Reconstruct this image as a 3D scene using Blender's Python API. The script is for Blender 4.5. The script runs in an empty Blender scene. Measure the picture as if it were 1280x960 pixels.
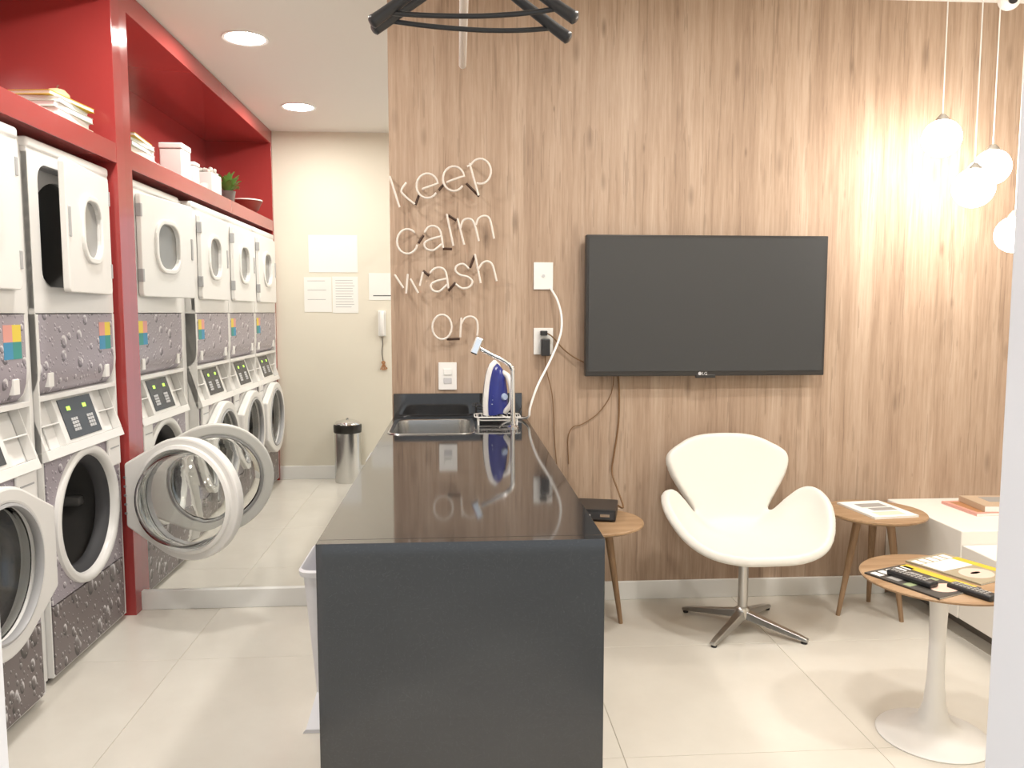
import bpy, bmesh, math, random
from mathutils import Vector, Matrix
random.seed(7)
C = bpy.context.scene.collection
R = math.radians
# ------------------------------------------------------------------ camera
F = 1000.0; H = 1.36                                  # focal length in px of a 1280 px wide frame, eye height
PITCH = math.atan(90 / F); YAW = math.atan(68 / F * math.cos(PITCH))
cd = bpy.data.cameras.new('camera'); cam = bpy.data.objects.new('camera', cd); C.objects.link(cam)
cd.sensor_width = 36; cd.lens = F / 1280 * 36; cd.clip_start = .02
cam.location = (0, 0, H); cam.rotation_euler = (math.pi / 2 - PITCH, 0, -YAW)
bpy.context.scene.camera = cam
# ------------------------------------------------------------------ world, exposure, light levels
wd = bpy.data.worlds.new('world'); bpy.context.scene.world = wd; wd.use_nodes = True
wd.node_tree.nodes['Background'].inputs[0].default_value = (.88, .94, 1, 1)
wd.node_tree.nodes['Background'].inputs[1].default_value = .5
vs = bpy.context.scene.view_settings
vs.view_transform = 'Standard'; vs.look = 'None'; vs.gamma = 1; vs.use_curve_mapping = False
vs.exposure = 1.25
DOWNLIGHT = 92.0; GLOBE = 14.0
# ------------------------------------------------------------------ pixel -> place on a known plane (measuring)
fw = Vector((math.sin(YAW) * math.cos(PITCH), math.cos(YAW) * math.cos(PITCH), -math.sin(PITCH)))
rt = Vector((math.cos(YAW), -math.sin(YAW), 0)); up = rt.cross(fw)
def ray(px, py): return fw + rt * ((px - 640) / F) - up * ((py - 480) / F)
def at_y(px, py, Y): d = ray(px, py); return Vector((0, 0, H)) + d * (Y / d.y)
def at_z(px, py, z): d = ray(px, py); return Vector((0, 0, H)) + d * ((z - H) / d.z)
# ------------------------------------------------------------------ materials
MATS = {}
def mat(name, col, rough=.5, metal=0, spec=.5, trans=0, ior=1.45, emit=None, es=0, coat=0):
    m = bpy.data.materials.new(name); m.use_nodes = True
    b = m.node_tree.nodes['Principled BSDF']
    b.inputs['Base Color'].default_value = (*col, 1); b.inputs['Roughness'].default_value = rough
    b.inputs['Metallic'].default_value = metal; b.inputs['Specular IOR Level'].default_value = spec
    b.inputs['Transmission Weight'].default_value = trans; b.inputs['IOR'].default_value = ior
    b.inputs['Coat Weight'].default_value = coat; b.inputs['Coat Roughness'].default_value = .03
    if emit: b.inputs['Emission Color'].default_value = (*emit, 1); b.inputs['Emission Strength'].default_value = es
    MATS[name] = m; return m
class NT:
    def __init__(s, m): s.t = m.node_tree; s.b = s.t.nodes['Principled BSDF']
    def n(s, typ, **k):
        x = s.t.nodes.new(typ)
        for a, v in k.items(): setattr(x, a, v)
        return x
    def l(s, a, b): s.t.links.new(a, b)
    def setin(s, sock, v):
        if hasattr(v, 'is_output') or isinstance(v, bpy.types.NodeSocket): s.l(v, sock)
        else: sock.default_value = v
    def math(s, op, a, b=0, c=None, clamp=False):
        x = s.n('ShaderNodeMath', operation=op, use_clamp=clamp)
        s.setin(x.inputs[0], a); s.setin(x.inputs[1], b)
        if c is not None: s.setin(x.inputs[2], c)
        return x.outputs[0]
    def mix(s, f, a, b):
        x = s.n('ShaderNodeMix', data_type='RGBA'); s.setin(x.inputs[0], f); s.setin(x.inputs[6], a); s.setin(x.inputs[7], b)
        return x.outputs[2]
    def coord(s, scale=(1, 1, 1), which='Object'):
        t = s.n('ShaderNodeTexCoord'); m = s.n('ShaderNodeMapping'); s.l(t.outputs[which], m.inputs[0])
        m.inputs['Scale'].default_value = scale; return m.outputs[0]
    def noise(s, vec, scale, detail=4, rough=.55, dist=0):
        x = s.n('ShaderNodeTexNoise'); s.l(vec, x.inputs['Vector']); x.inputs['Scale'].default_value = scale
        x.inputs['Detail'].default_value = detail; x.inputs['Roughness'].default_value = rough; x.inputs['Distortion'].default_value = dist
        return x.outputs[0]
    def ramp(s, f, stops):
        x = s.n('ShaderNodeValToRGB'); s.l(f, x.inputs[0]); e = x.color_ramp.elements
        e[0].position, e[0].color = stops[0][0], (*stops[0][1], 1); e[1].position, e[1].color = stops[-1][0], (*stops[-1][1], 1)
        for p, c in stops[1:-1]: q = e.new(p); q.color = (*c, 1)
        return x.outputs[0]
    def bump(s, h, strength=.1, dist=.002):
        x = s.n('ShaderNodeBump'); x.inputs['Strength'].default_value = strength; x.inputs['Distance'].default_value = dist
        s.l(h, x.inputs['Height']); s.l(x.outputs[0], s.b.inputs['Normal'])
def wood(name, axis, c0, c1, c2, rough=.45, k=1.0, knots=True):
    m = mat(name, c1, rough, spec=.35); t = NT(m)
    st = [26 * k, 26 * k, 26 * k]; st[axis] = 1.1 * k
    fine = t.noise(t.coord(st), 3.0, 6, .65, .3)
    st2 = [9 * k, 9 * k, 9 * k]; st2[axis] = .35 * k
    broad = t.noise(t.coord(st2), 1.0, 3, .5, .4)
    f = t.math('ADD', t.math('MULTIPLY', fine, .55), t.math('MULTIPLY', broad, .55))
    col = t.ramp(f, [(.36, c0), (.54, c1), (.74, c2)])
    if knots:
        st3 = [11 * k, 11 * k, 11 * k]; st3[axis] = 3.2 * k
        v = t.n('ShaderNodeTexVoronoi'); t.l(t.coord(st3), v.inputs['Vector']); v.inputs['Scale'].default_value = 1.0
        sep = t.n('ShaderNodeSeparateColor'); t.l(v.outputs['Color'], sep.inputs[0])
        rad = t.math('MULTIPLY', t.math('POWER', sep.outputs[0], 2.2), .34)
        kn = t.math('SUBTRACT', 1, t.math('DIVIDE', v.outputs['Distance'], t.math('ADD', rad, .02)), clamp=True)
        col = t.mix(t.math('MULTIPLY', kn, .75), col, (*[x * .55 for x in c0], 1))
        st4 = [60 * k, 60 * k, 60 * k]; st4[axis] = 2.2 * k
        pores = t.math('GREATER_THAN', t.noise(t.coord(st4), 1.0, 2, .6), .63)
        col = t.mix(t.math('MULTIPLY', pores, .35), col, (*[x * .6 for x in c0], 1))
    t.l(col, t.b.inputs['Base Color']); t.bump(fine, .06, .001); return m
def drops(name, base, base2, scale, light, stretch=1.0, r0=.14, r1=.34):
    """vinyl wrap printed with water drops: flat print in the panel's own y-z coordinates"""
    m = mat(name, base, .32, spec=.4); t = NT(m)
    tc = t.n('ShaderNodeTexCoord'); sp = t.n('ShaderNodeSeparateXYZ'); t.l(tc.outputs['Object'], sp.inputs[0])
    col = t.mix(t.noise(t.coord((3, 3, 3)), 1.2, 2), (*base, 1), (*base2, 1))
    for i, (s, ra, rb) in enumerate(((scale, r0, r1), (scale * 2.7, r0 * .8, r1 * .85))):
        cb = t.n('ShaderNodeCombineXYZ'); t.l(t.math('MULTIPLY', sp.outputs[1], s), cb.inputs[0])
        t.l(t.math('MULTIPLY', sp.outputs[2], s / stretch), cb.inputs[1])
        v = t.n('ShaderNodeTexVoronoi', voronoi_dimensions='2D'); t.l(cb.outputs[0], v.inputs['Vector']); v.inputs['Scale'].default_value = 1
        sc = t.n('ShaderNodeSeparateColor'); t.l(v.outputs['Color'], sc.inputs[0])
        rad = t.math('ADD', t.math('MULTIPLY', t.math('POWER', sc.outputs[0], 2), rb - ra * .4), ra * .4)
        q = t.math('DIVIDE', v.outputs['Distance'], rad)
        inside = t.math('LESS_THAN', q, 1)
        d = t.n('ShaderNodeVectorMath', operation='SUBTRACT'); t.l(cb.outputs[0], d.inputs[0]); t.l(v.outputs['Position'], d.inputs[1])
        ds = t.n('ShaderNodeSeparateXYZ'); t.l(d.outputs[0], ds.inputs[0])
        sh = t.math('DIVIDE', t.math('ADD', t.math('MULTIPLY', ds.outputs[0], .55), t.math('MULTIPLY', ds.outputs[1], .8)), rad)
        edge = t.math('POWER', q, 2, clamp=True)
        lum = t.math('ADD', t.math('MULTIPLY', t.math('MULTIPLY', sh, edge), light), .5, clamp=True)
        dc = t.ramp(lum, [(0, tuple(x * .30 for x in base)), (.5, base), (1, (.80, .78, .80))])
        col = t.mix(t.math('MULTIPLY', inside, .9 if i == 0 else .7), col, dc)
    t.l(col, t.b.inputs['Base Color']); return m
wood('wall_wood', 2, (.30, .205, .145), (.415, .300, .218), (.515, .395, .305), .5, 1.35)
wood('table_wood', 0, (.24, .14, .07), (.36, .23, .13), (.46, .31, .19), .4, 1.6, False)
wood('leg_wood', 2, (.20, .12, .065), (.30, .19, .11), (.38, .25, .15), .45, 1.6, False)
mat('white_paint', (.80, .78, .74), .6); mat('ceiling_paint', (.80, .78, .74), .8)
mat('cream_paint', (.74, .70, .60), .7); mat('white_trim', (.82, .82, .80), .35)
mat('jamb_white', (.82, .81, .82), .45)
mat('red_laminate', (.36, .048, .046), .16, spec=.5, coat=.4)
mat('appliance_white', (.80, .79, .77), .28); mat('appliance_grey', (.42, .42, .43), .4)
mat('plastic_white', (.83, .82, .80), .35); mat('black_plastic', (.022, .022, .024), .35)
mat('drum_dark', (.13, .125, .12), .4, .3); mat('dryer_drum', (.34, .33, .32), .45, .3); mat('gasket', (.05, .05, .055), .6)
mat('chrome', (.80, .80, .80), .08, 1); mat('steel', (.62, .62, .61), .22, 1); mat('alu', (.60, .59, .57), .32, 1)
mat('rail_satin', (.88, .87, .85), .3, .5); mat('mirror_silver', (.93, .94, .925), .0, 1)
mat('glass', (.97, .98, .97), .02, trans=1, ior=1.42)
mat('dryer_glass', (.42, .42, .41), .06, trans=.35, ior=1.3)
mat('panel_dark', (.045, .05, .058), .25); mat('led_green', (.1, .3, .03), .4, emit=(.45, 1, .08), es=.9)
mat('key_grey', (.55, .55, .57), .5)
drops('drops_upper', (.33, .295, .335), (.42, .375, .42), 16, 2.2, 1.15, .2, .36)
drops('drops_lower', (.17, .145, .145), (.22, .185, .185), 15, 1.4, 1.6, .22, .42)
mat('white_leather', (.72, .70, .65), .42); mat('tv_screen', (.050, .052, .055), .22, spec=.4); mat('tv_bezel', (.028, .026, .026), .35)
mat('neon_glass', (.74, .68, .62), .25, spec=.6); mat('neon_black', (.05, .022, .012), .5)
mat('iron_blue', (.030, .042, .24), .25); mat('iron_pale', (.45, .55, .75), .3)
mat('bin_white', (.78, .79, .84), .4); mat('bin_grey', (.5, .5, .53), .5); mat('bag_black', (.02, .018, .016), .35)
mat('paper', (.83, .83, .80), .7); mat('ink', (.42, .42, .43), .7); mat('ink_dark', (.10, .10, .10), .7)
mat('downlight_glow', (1, 1, 1), .5, emit=(1, .955, .89), es=DOWNLIGHT)
mat('globe_glow', (1, 1, 1), .3, emit=(1, .93, .84), es=GLOBE)
for n, c in dict(mag_yellow=(.62, .44, .03), mag_olive=(.34, .29, .20), mag_black=(.05, .045, .04), mag_skin=(.72, .50, .42), mag_green=(.30, .36, .20), mag_grey=(.35, .34, .33),
                 pink=(.72, .38, .32), tan_page=(.55, .42, .30), book_green=(.45, .52, .44), book_cream=(.74, .68, .55), book_brown=(.20, .11, .07),
                 st_pink=(.75, .35, .30), st_yellow=(.80, .62, .08), st_blue=(.06, .28, .48), st_teal=(.05, .30, .27),
                 leaf=(.16, .30, .07), pot_grey=(.15, .13, .12), bowl_red=(.20, .03, .02), beige=(.62, .45, .27), cable_brown=(.20, .11, .05),
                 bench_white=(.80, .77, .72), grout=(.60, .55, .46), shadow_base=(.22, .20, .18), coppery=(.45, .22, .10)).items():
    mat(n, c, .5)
m = mat('granite', (.018, .018, .019), .06, spec=.5, ior=1.75); t = NT(m)
v = t.n('ShaderNodeTexVoronoi'); t.l(t.coord((1, 1, 1)), v.inputs['Vector']); v.inputs['Scale'].default_value = 260
t.l(t.mix(t.math('MULTIPLY', t.math('LESS_THAN', v.outputs['Distance'], .16), .5), (.020, .020, .021, 1), (.11, .11, .11, 1)), t.b.inputs['Base Color'])
m = mat('floor_tile', (.72, .66, .56), .16, spec=.5); t = NT(m)
f = t.noise(t.coord((1, 1, 1)), 2.2, 5, .6)
t.l(t.ramp(f, [(.3, (.665, .63, .565)), (.7, (.73, .70, .635))]), t.b.inputs['Base Color'])
# ------------------------------------------------------------------ mesh helpers
def box(bm, x0, x1, y0, y1, z0, z1, bev=0, seg=2, mtx=None):
    g = bmesh.ops.create_cube(bm, size=1)['verts']
    bmesh.ops.scale(bm, verts=g, vec=(x1 - x0, y1 - y0, z1 - z0))
    bmesh.ops.translate(bm, verts=g, vec=((x0 + x1) / 2, (y0 + y1) / 2, (z0 + z1) / 2))
    if bev:
        es = list({e for q in g for e in q.link_edges})
        r = bmesh.ops.bevel(bm, geom=es, offset=bev, segments=seg, affect='EDGES', profile=.5)
        g = list({q for fc in r['faces'] for q in fc.verts} | {q for q in g if q.is_valid})
    if mtx is not None: bmesh.ops.transform(bm, matrix=mtx, verts=g)
    return g
def cyl(bm, p0, p1, r0, r1=None, seg=24, cap=True):
    p0, p1 = Vector(p0), Vector(p1); r1 = r0 if r1 is None else r1; d = p1 - p0
    g = bmesh.ops.create_cone(bm, cap_ends=cap, segments=seg, radius1=r0, radius2=r1, depth=d.length)['verts']
    bmesh.ops.transform(bm, matrix=Matrix.Translation((p0 + p1) / 2) @ d.to_track_quat('Z', 'Y').to_matrix().to_4x4(), verts=g)
    return g
def smooth_path(pts, n=8, closed=False):
    P = [Vector(p) for p in pts]
    if len(P) < 3: return P
    out = []; L = len(P); rng = L if closed else L - 1
    for i in range(rng):
        g = (lambda k: P[k % L]) if closed else (lambda k: P[max(0, min(L - 1, k))])
        a, b, c, d = g(i - 1), g(i), g(i + 1), g(i + 2)
        for k in range(n):
            t = k / n
            out.append(.5 * ((2 * b) + (c - a) * t + (2 * a - 5 * b + 4 * c - d) * t * t + (3 * b - a - 3 * c + d) * t ** 3))
    if not closed: out.append(P[-1])
    return out
def tube(bm, pts, r, seg=8, closed=False, flat=None):
    """sweep a circle (or an ellipse r x flat) along pts; r may be a list"""
    P = [Vector(p) for p in pts]; n = len(P); rings = []; nrm = None
    for i in range(n):
        a = P[(i - 1) % n] if (closed or i > 0) else P[i]; b = P[(i + 1) % n] if (closed or i < n - 1) else P[i]
        d = (b - a).normalized()
        if nrm is None:
            nrm = d.cross(Vector((0, 0, 1)))
            if nrm.length < .05: nrm = d.cross(Vector((0, 1, 0)))
        nrm = (nrm - d * nrm.dot(d)).normalized(); bi = d.cross(nrm)
        rr = r[i] if isinstance(r, (list, tuple)) else r; r2 = rr if flat is None else rr * flat
        rings.append([bm.verts.new(P[i] + nrm * (rr * math.cos(2 * math.pi * k / seg)) + bi * (r2 * math.sin(2 * math.pi * k / seg))) for k in range(seg)])
    for i in range(n if closed else n - 1):
        A, B = rings[i], rings[(i + 1) % n]
        for k in range(seg): bm.faces.new((A[k], A[(k + 1) % seg], B[(k + 1) % seg], B[k]))
    if not closed: bm.faces.new(rings[0][::-1]); bm.faces.new(rings[-1])
def lathe(bm, prof, seg=40, mtx=None):
    rings = []; nv = []
    for r, z in prof:
        if r < 1e-6: ring = [bm.verts.new((0, 0, z))]
        else: ring = [bm.verts.new((r * math.cos(2 * math.pi * k / seg), r * math.sin(2 * math.pi * k / seg), z)) for k in range(seg)]
        rings.append(ring); nv += ring
    for A, B in zip(rings, rings[1:]):
        for k in range(seg):
            k2 = (k + 1) % seg
            if len(A) == 1 and len(B) == 1: continue
            if len(A) == 1: bm.faces.new((A[0], B[k2], B[k]))
            elif len(B) == 1: bm.faces.new((A[k], A[k2], B[0]))
            else: bm.faces.new((A[k], A[k2], B[k2], B[k]))
    if mtx is not None: bmesh.ops.transform(bm, matrix=mtx, verts=nv)
    return nv
def prism(bm, poly, f0, f1):
    """poly: 2-D points; f0 / f1 turn a 2-D point into the two 3-D ends"""
    A = [bm.verts.new(f0(*p)) for p in poly]; B = [bm.verts.new(f1(*p)) for p in poly]; n = len(poly)
    bm.faces.new(A[::-1]); bm.faces.new(B)
    for i in range(n): bm.faces.new((A[i], A[(i + 1) % n], B[(i + 1) % n], B[i]))
def rrect(y0, y1, z0, z1, r, n=6):
    out = []
    for cy, cz, a0 in ((y1 - r, z1 - r, 0), (y0 + r, z1 - r, 90), (y0 + r, z0 + r, 180), (y1 - r, z0 + r, 270)):
        for k in range(n + 1): a = R(a0 + 90 * k / n); out.append((cy + r * math.cos(a), cz + r * math.sin(a)))
    return out
def cast(poly, c, a):
    """distance from c to the (star shaped) polygon in direction a"""
    dx, dy = math.cos(a), math.sin(a); best = None
    for (x0, y0), (x1, y1) in zip(poly, poly[1:] + poly[:1]):
        ex, ey = x1 - x0, y1 - y0; den = dx * ey - dy * ex
        if abs(den) < 1e-12: continue
        t = ((x0 - c[0]) * ey - (y0 - c[1]) * ex) / den; s = ((x0 - c[0]) * dy - (y0 - c[1]) * dx) / den
        if t > 0 and -1e-6 <= s <= 1 + 1e-6 and (best is None or t > best): best = t
    return best
def plate_hole(bm, outer, inner, x0, x1, c):
    """plate in the y-z plane between x0 and x1, outline outer, hole inner, both seen from c"""
    A = sorted({round(math.atan2(p[1] - c[1], p[0] - c[0]) % (2 * math.pi), 5) for p in outer + inner})
    A = [a for i, a in enumerate(A) if i == 0 or a - A[i - 1] > .004]
    def loop(poly, x): return [bm.verts.new((x, c[0] + cast(poly, c, a) * math.cos(a), c[1] + cast(poly, c, a) * math.sin(a))) for a in A]
    of, inf, ob, ib = loop(outer, x1), loop(inner, x1), loop(outer, x0), loop(inner, x0); n = len(A)
    for i in range(n):
        j = (i + 1) % n
        bm.faces.new((of[i], of[j], inf[j], inf[i])); bm.faces.new((ob[j], ob[i], ib[i], ib[j]))
        bm.faces.new((of[j], of[i], ob[i], ob[j])); bm.faces.new((inf[i], inf[j], ib[j], ib[i]))
def circle(cy, cz, r, n=48): return [(cy + r * math.cos(2 * math.pi * k / n), cz + r * math.sin(2 * math.pi * k / n)) for k in range(n)]
def new(): return bmesh.new()
def obj(name, bm, m, parent=None, loc=None, rot=None, smooth=None, bevel=0):
    bmesh.ops.recalc_face_normals(bm, faces=bm.faces[:])
    me = bpy.data.meshes.new(name)
    if smooth:
        lim = R(smooth)
        for fc in bm.faces: fc.smooth = True
        for e in bm.edges:
            if len(e.link_faces) == 2 and e.calc_face_angle(0) > lim: e.smooth = False
    bm.to_mesh(me); bm.free()
    o = bpy.data.objects.new(name, me); C.objects.link(o); me.materials.append(MATS[m])
    if parent is not None: o.parent = parent
    if loc is not None: o.location = loc
    if rot is not None: o.rotation_euler = rot
    if bevel:
        b = o.modifiers.new('bevel', 'BEVEL'); b.width = bevel; b.segments = 2; b.limit_method = 'ANGLE'; b.angle_limit = R(40)
    return o
def B(name, m, parent, *dims, bev=0, **k):
    bm = new(); box(bm, *dims, bev=bev); return obj(name, bm, m, parent, **k)
def tag(o, label, cat, group=None):
    o['label'] = label; o['category'] = cat
    if group: o['group'] = group
    return o
def thing(name, label, cat, loc=(0, 0, 0), rz=0, group=None):
    o = bpy.data.objects.new(name, None); C.objects.link(o); o.location = loc; o.rotation_euler = (0, 0, rz); o.empty_display_size = .1
    return tag(o, label, cat, group)
def struct(o, label): o['kind'] = 'structure'; o['label'] = label; return o
def copy_tree(o, parent=None):
    c = o.copy(); C.objects.link(c); c.parent = parent
    for ch in list(o.children): copy_tree(ch, c)
    return c
# ------------------------------------------------------------------ room shell
YW = 3.66; YM = 3.68; YF = .81; ZC = 2.775; XL = -2.25; XR = 3.45; XS = -1.45
fl = struct(B('floor', 'grout', None, XL - .1, XR + .1, -1.2, 3.9, -.10, -.0025), 'cream polished porcelain tile floor with thin joints')
xs = [XL] + [1.30 + .80 * k for k in range(-4, 3)] + [XR]; ys = [-1.2, -.89, -.09, .71, 1.51, 2.31, 3.115, 3.75]
shared = {}
for i in range(len(xs) - 1):
    for j in range(len(ys) - 1):
        w, d = xs[i + 1] - xs[i], ys[j + 1] - ys[j]; key = (round(w, 3), round(d, 3)); g = .001
        if key not in shared:
            bm = new(); box(bm, -w / 2 + g, w / 2 - g, -d / 2 + g, d / 2 - g, -.012, 0, bev=.0008, seg=1)
            o = obj('floor_tile', bm, 'floor_tile', fl); shared[key] = o
        else: o = shared[key].copy(); C.objects.link(o)
        o.location = ((xs[i] + xs[i + 1]) / 2, (ys[j] + ys[j + 1]) / 2, 0)
struct(B('ceiling', 'ceiling_paint', None, XL - .1, XR + .1, YF - .15, 3.9, ZC, ZC + .1), 'plain off-white ceiling')
# the back wall: wood laminate on the right, set-back part behind the mirror on the left
struct(B('wall_back', 'wall_wood', None, -.30, XR, YW, 3.85, 0, ZC), 'wood grain laminate wall behind the counter and television')
struct(B('wall_alcove', 'white_paint', None, XL, -.30, YM + .006, 3.85, 0, ZC), 'plain wall that the tall mirror is fixed to')
struct(B('wall_left', 'white_paint', None, XL - .1, XL, YF - .15, 3.85, 0, ZC), 'plain wall behind the laundry machines')
struct(B('wall_right', 'white_paint', None, XR, XR + .1, YF - .15, 3.85, 0, ZC), 'plain white wall at the right end of the lounge')
bm = new(); DL, DR, DT = -.46, .583, 2.12; FW = .045
box(bm, XL, DL - FW, YF - .15, YF, 0, ZC); box(bm, DR + FW, XR, YF - .15, YF, 0, ZC); box(bm, DL - FW, DR + FW, YF - .15, YF, DT + FW, ZC)
struct(obj('wall_front', bm, 'cream_paint'), 'cream wall with the doorway the picture is taken through')
bm = new()
box(bm, DL - FW, DL, YF - .17, YF + .004, 0, DT + FW); box(bm, DR, DR + FW, YF - .17, YF + .004, 0, DT + FW); box(bm, DL, DR, YF - .17, YF + .004, DT, DT + FW)
struct(obj('trim_1', bm, 'jamb_white', bevel=.003), 'white painted frame of the doorway in front of the camera')
struct(B('baseboard_back', 'white_trim', None, .32, 2.06, YW - .015, YW, 0, .088, bev=.003), 'white baseboard along the wood wall')
struct(B('baseboard_mirror', 'white_trim', None, XS - .01, -.30, 3.664, YM + .006, 0, .088, bev=.003), 'white plinth under the tall mirror')
struct(B('baseboard_front', 'white_trim', None, XS, DL - FW, YF, YF + .015, 0, .11, bev=.003), 'white baseboard beside the doorway, reflected in the mirror')
mir = thing('wall_mirror', 'tall frameless mirror between the red column and the wood wall', 'mirror', ((XS - .30) / 2, YM, .088))
hw = (-.30 - XS) / 2
B('mirror_glass', 'mirror_silver', mir, -hw, hw, 0, .005, 0, ZC - .088 - .001)
# ------------------------------------------------------------------ red built-in surround with the high shelf
sh = thing('shelf_surround', 'glossy red built-in surround with a long high shelf over the laundry machines', 'shelving', (XS, 2.2, 0))
def sp(n, x0, x1, y0, y1, z0, z1): return B(n, 'red_laminate', sh, x0 - XS, x1 - XS, y0 - 2.2, y1 - 2.2, z0, z1, bev=.0015)
sp('column_panel', -2.24, XS, 3.60, YM + .004, 0, ZC - .002)
sp('end_panel', -2.24, XS, YF + .002, YF + .038, 0, ZC - .002)
sp('shelf_board', -1.95, XS - .001, YF + .038, 3.60, 1.995, 2.078)
B('lit_gap_strip', 'appliance_white', sh, -.10, -.052, 2.813 - 2.2, 2.922 - 2.2, .02, 1.96)['label'] = 'added white strip standing in for the lit machine side in the gap'  # added pale strip so the gap between the machines looks lit
sp('top_fascia', XS - .025, XS - .001, YF + .038, 3.60, 2.675, ZC - .002)
sp('top_panel', -1.95, XS - .025, YF + .038, 3.60, 2.68, 2.70)
sp('back_panel', -1.97, -1.95, YF + .038, 3.60, 1.995, 2.70)
# ------------------------------------------------------------------ stacked washer / dryers
MW = .3225
def make_stack():
    t = thing('stacked_washer_dryer', '', 'washing machine')
    # carcass without a front
    def shell(n, z0, z1, front):
        bm = new(); g = box(bm, -.70, front, -MW, MW, z0, z1)
        bmesh.ops.delete(bm, geom=[fc for fc in bm.faces if fc.normal.x > .9], context='FACES')
        o = obj(n, bm, 'appliance_white', t); s = o.modifiers.new('wall', 'SOLIDIFY'); s.thickness = .012; s.offset = -1; return o
    shell('washer_body', .025, 1.05, -.002); shell('dryer_body', 1.05, 1.93, -.002)
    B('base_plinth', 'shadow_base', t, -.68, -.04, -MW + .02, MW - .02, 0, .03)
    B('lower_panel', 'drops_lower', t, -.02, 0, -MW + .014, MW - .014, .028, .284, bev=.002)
    bm = new(); plate_hole(bm, rrect(-MW + .014, MW - .014, .290, .838, .004, 2), circle(0, .56, .235), -.02, 0, (0, .56))
    wp = obj('washer_panel', bm, 'drops_upper', t)
    bm = new(); RY = Matrix.Rotation(R(90), 4, 'Y'); ML = Matrix.Translation((0, 0, .56)) @ RY
    lathe(bm, [(.272, .000), (.270, .012), (.258, .019), (.242, .016), (.234, .004), (.232, -.03), (.236, -.03), (.272, -.002), (.272, 0)], 56, ML)
    obj('opening_ring', bm, 'appliance_white', t, smooth=50)
    bm = new(); lathe(bm, [(.233, -.012), (.205, -.03), (.203, -.06), (.233, -.075)], 56, ML)
    gk = obj('door_gasket', bm, 'gasket', t, smooth=60)
    bm = new(); lathe(bm, [(.236, -.07), (.245, -.12), (.245, -.42), (.08, -.45), (0, -.45)], 48, ML)
    for k in range(3):
        a = R(120 * k + 30); box(bm, -.40, -.12, -.02, .02, .19, .24, bev=.01, mtx=Matrix.Translation((0, 0, .56)) @ Matrix.Rotation(a, 4, 'X'))
    obj('washer_drum', bm, 'drum_dark', t, smooth=40)
    # detergent drawer
    dr = B('detergent_drawer', 'plastic_white', t, .0, .014, .185, .302, .705, .834, bev=.006)
    B('drawer_grip', 'appliance_grey', dr, .0135, .0155, .20, .285, .782, .788)
    # sloping console
    cs = new(); L = .223
    def cb(y0, y1, z0, z1, x0=-.035, x1=0): box(cs, x0, x1, y0, y1, z0, z1, bev=.0015, seg=1)
    cb(-MW, MW, -.01, .026); cb(-MW, MW, L - .016, L)
    cb(-MW, -.312, .026, L - .016); cb(.312, MW, .026, L - .016); cb(-.165, .165, .026, L - .016)
    cb(-.232, -.165, .026, L - .016, -.035, -.028); cb(.165, .232, .026, L - .016, -.035, -.028)
    for s in (-1, 1):
        a, b = sorted((s * .312, s * .165)); cb(a, b, .112, .118); cb(a, b, .026, L - .016, -.045, -.036)
    con = obj('console', cs, 'appliance_white', t, loc=(.022, 0, .838), rot=(0, -math.atan2(.066, .212), 0))
    B('control_panel', 'panel_dark', con, 0, .003, -.134, .134, .040, .197, bev=.001)
    for y in (-.085, .045):
        B('display', 'led_green', con, .003, .0036, y, y + .028, .150, .166)
        kb = new()
        for i in range(3):
            for j in range(4): box(kb, .003, .005, y + .005 + i * .018, y + .019 + i * .018, .066 + j * .014, .077 + j * .014)
        obj('keypad', kb, 'key_grey', con)
    # dryer: printed apron that curls under, white front with the drum opening
    prof = [(0, 1.352), (0, 1.16), (-.004, 1.12), (-.016, 1.085), (-.036, 1.062), (-.055, 1.056), (-.075, 1.056), (-.075, 1.352)]
    bm = new(); prism(bm, prof, lambda x, z: (x, -MW + .018, z), lambda x, z: (x, MW - .018, z)); obj('apron_panel', bm, 'drops_upper', t, smooth=35)
    for s in (-1, 1):
        bm = new(); prism(bm, prof, lambda x, z: (x + .001, s * (MW - .018), z), lambda x, z: (x + .001, s * MW, z)); obj('apron_edge', bm, 'appliance_white', t, smooth=35)
        B('apron_latch', 'plastic_white', t, -.020, .003, s * .235 - .018, s * .235 + .018, 1.088, 1.140, bev=.002)
    for i, (n, dy, dz) in enumerate((('st_pink', 0, 0), ('st_yellow', 1, 0), ('st_blue', 0, -1), ('st_teal', 1, -1))):
        B('sticker', n, t, 0, .0012, .175 + dy * .052, .175 + dy * .052 + .052, 1.262 + dz * .056, 1.262 + dz * .056 + .056)
    bm = new(); plate_hole(bm, rrect(-MW, MW, 1.356, 1.922, .006, 2), rrect(-.258, .258, 1.45, 1.885, .06), -.02, 0, (0, 1.66)); obj('dryer_front', bm, 'appliance_white', t)
    bm = new(); box(bm, -.70, .004, -MW - .002, MW + .002, 1.926, 1.966, bev=.012, seg=3); obj('top_cap', bm, 'appliance_white', t, smooth=40)
    bm = new(); plate_hole(bm, rrect(-.255, .255, 1.453, 1.882, .058), circle(.0, 1.645, .205), -.075, -.06, (0, 1.645)); obj('dryer_bulkhead', bm, 'appliance_white', t)
    bm = new(); plate_hole(bm, rrect(-.259, .259, 1.449, 1.886, .061), rrect(-.255, .255, 1.453, 1.882, .058), -.075, -.018, (0, 1.66)); obj('opening_lip', bm, 'appliance_grey', t)
    bm = new(); lathe(bm, [(.205, -.075), (.212, -.10), (.30, -.12), (.30, -.55), (0, -.57)], 48, Matrix.Translation((0, 0, 1.645)) @ RY); obj('dryer_drum', bm, 'dryer_drum', t, smooth=40)
    # dryer door, hinged on the far side
    win = rrect(-.355, -.145, 1.570, 1.785, .075)
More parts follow.
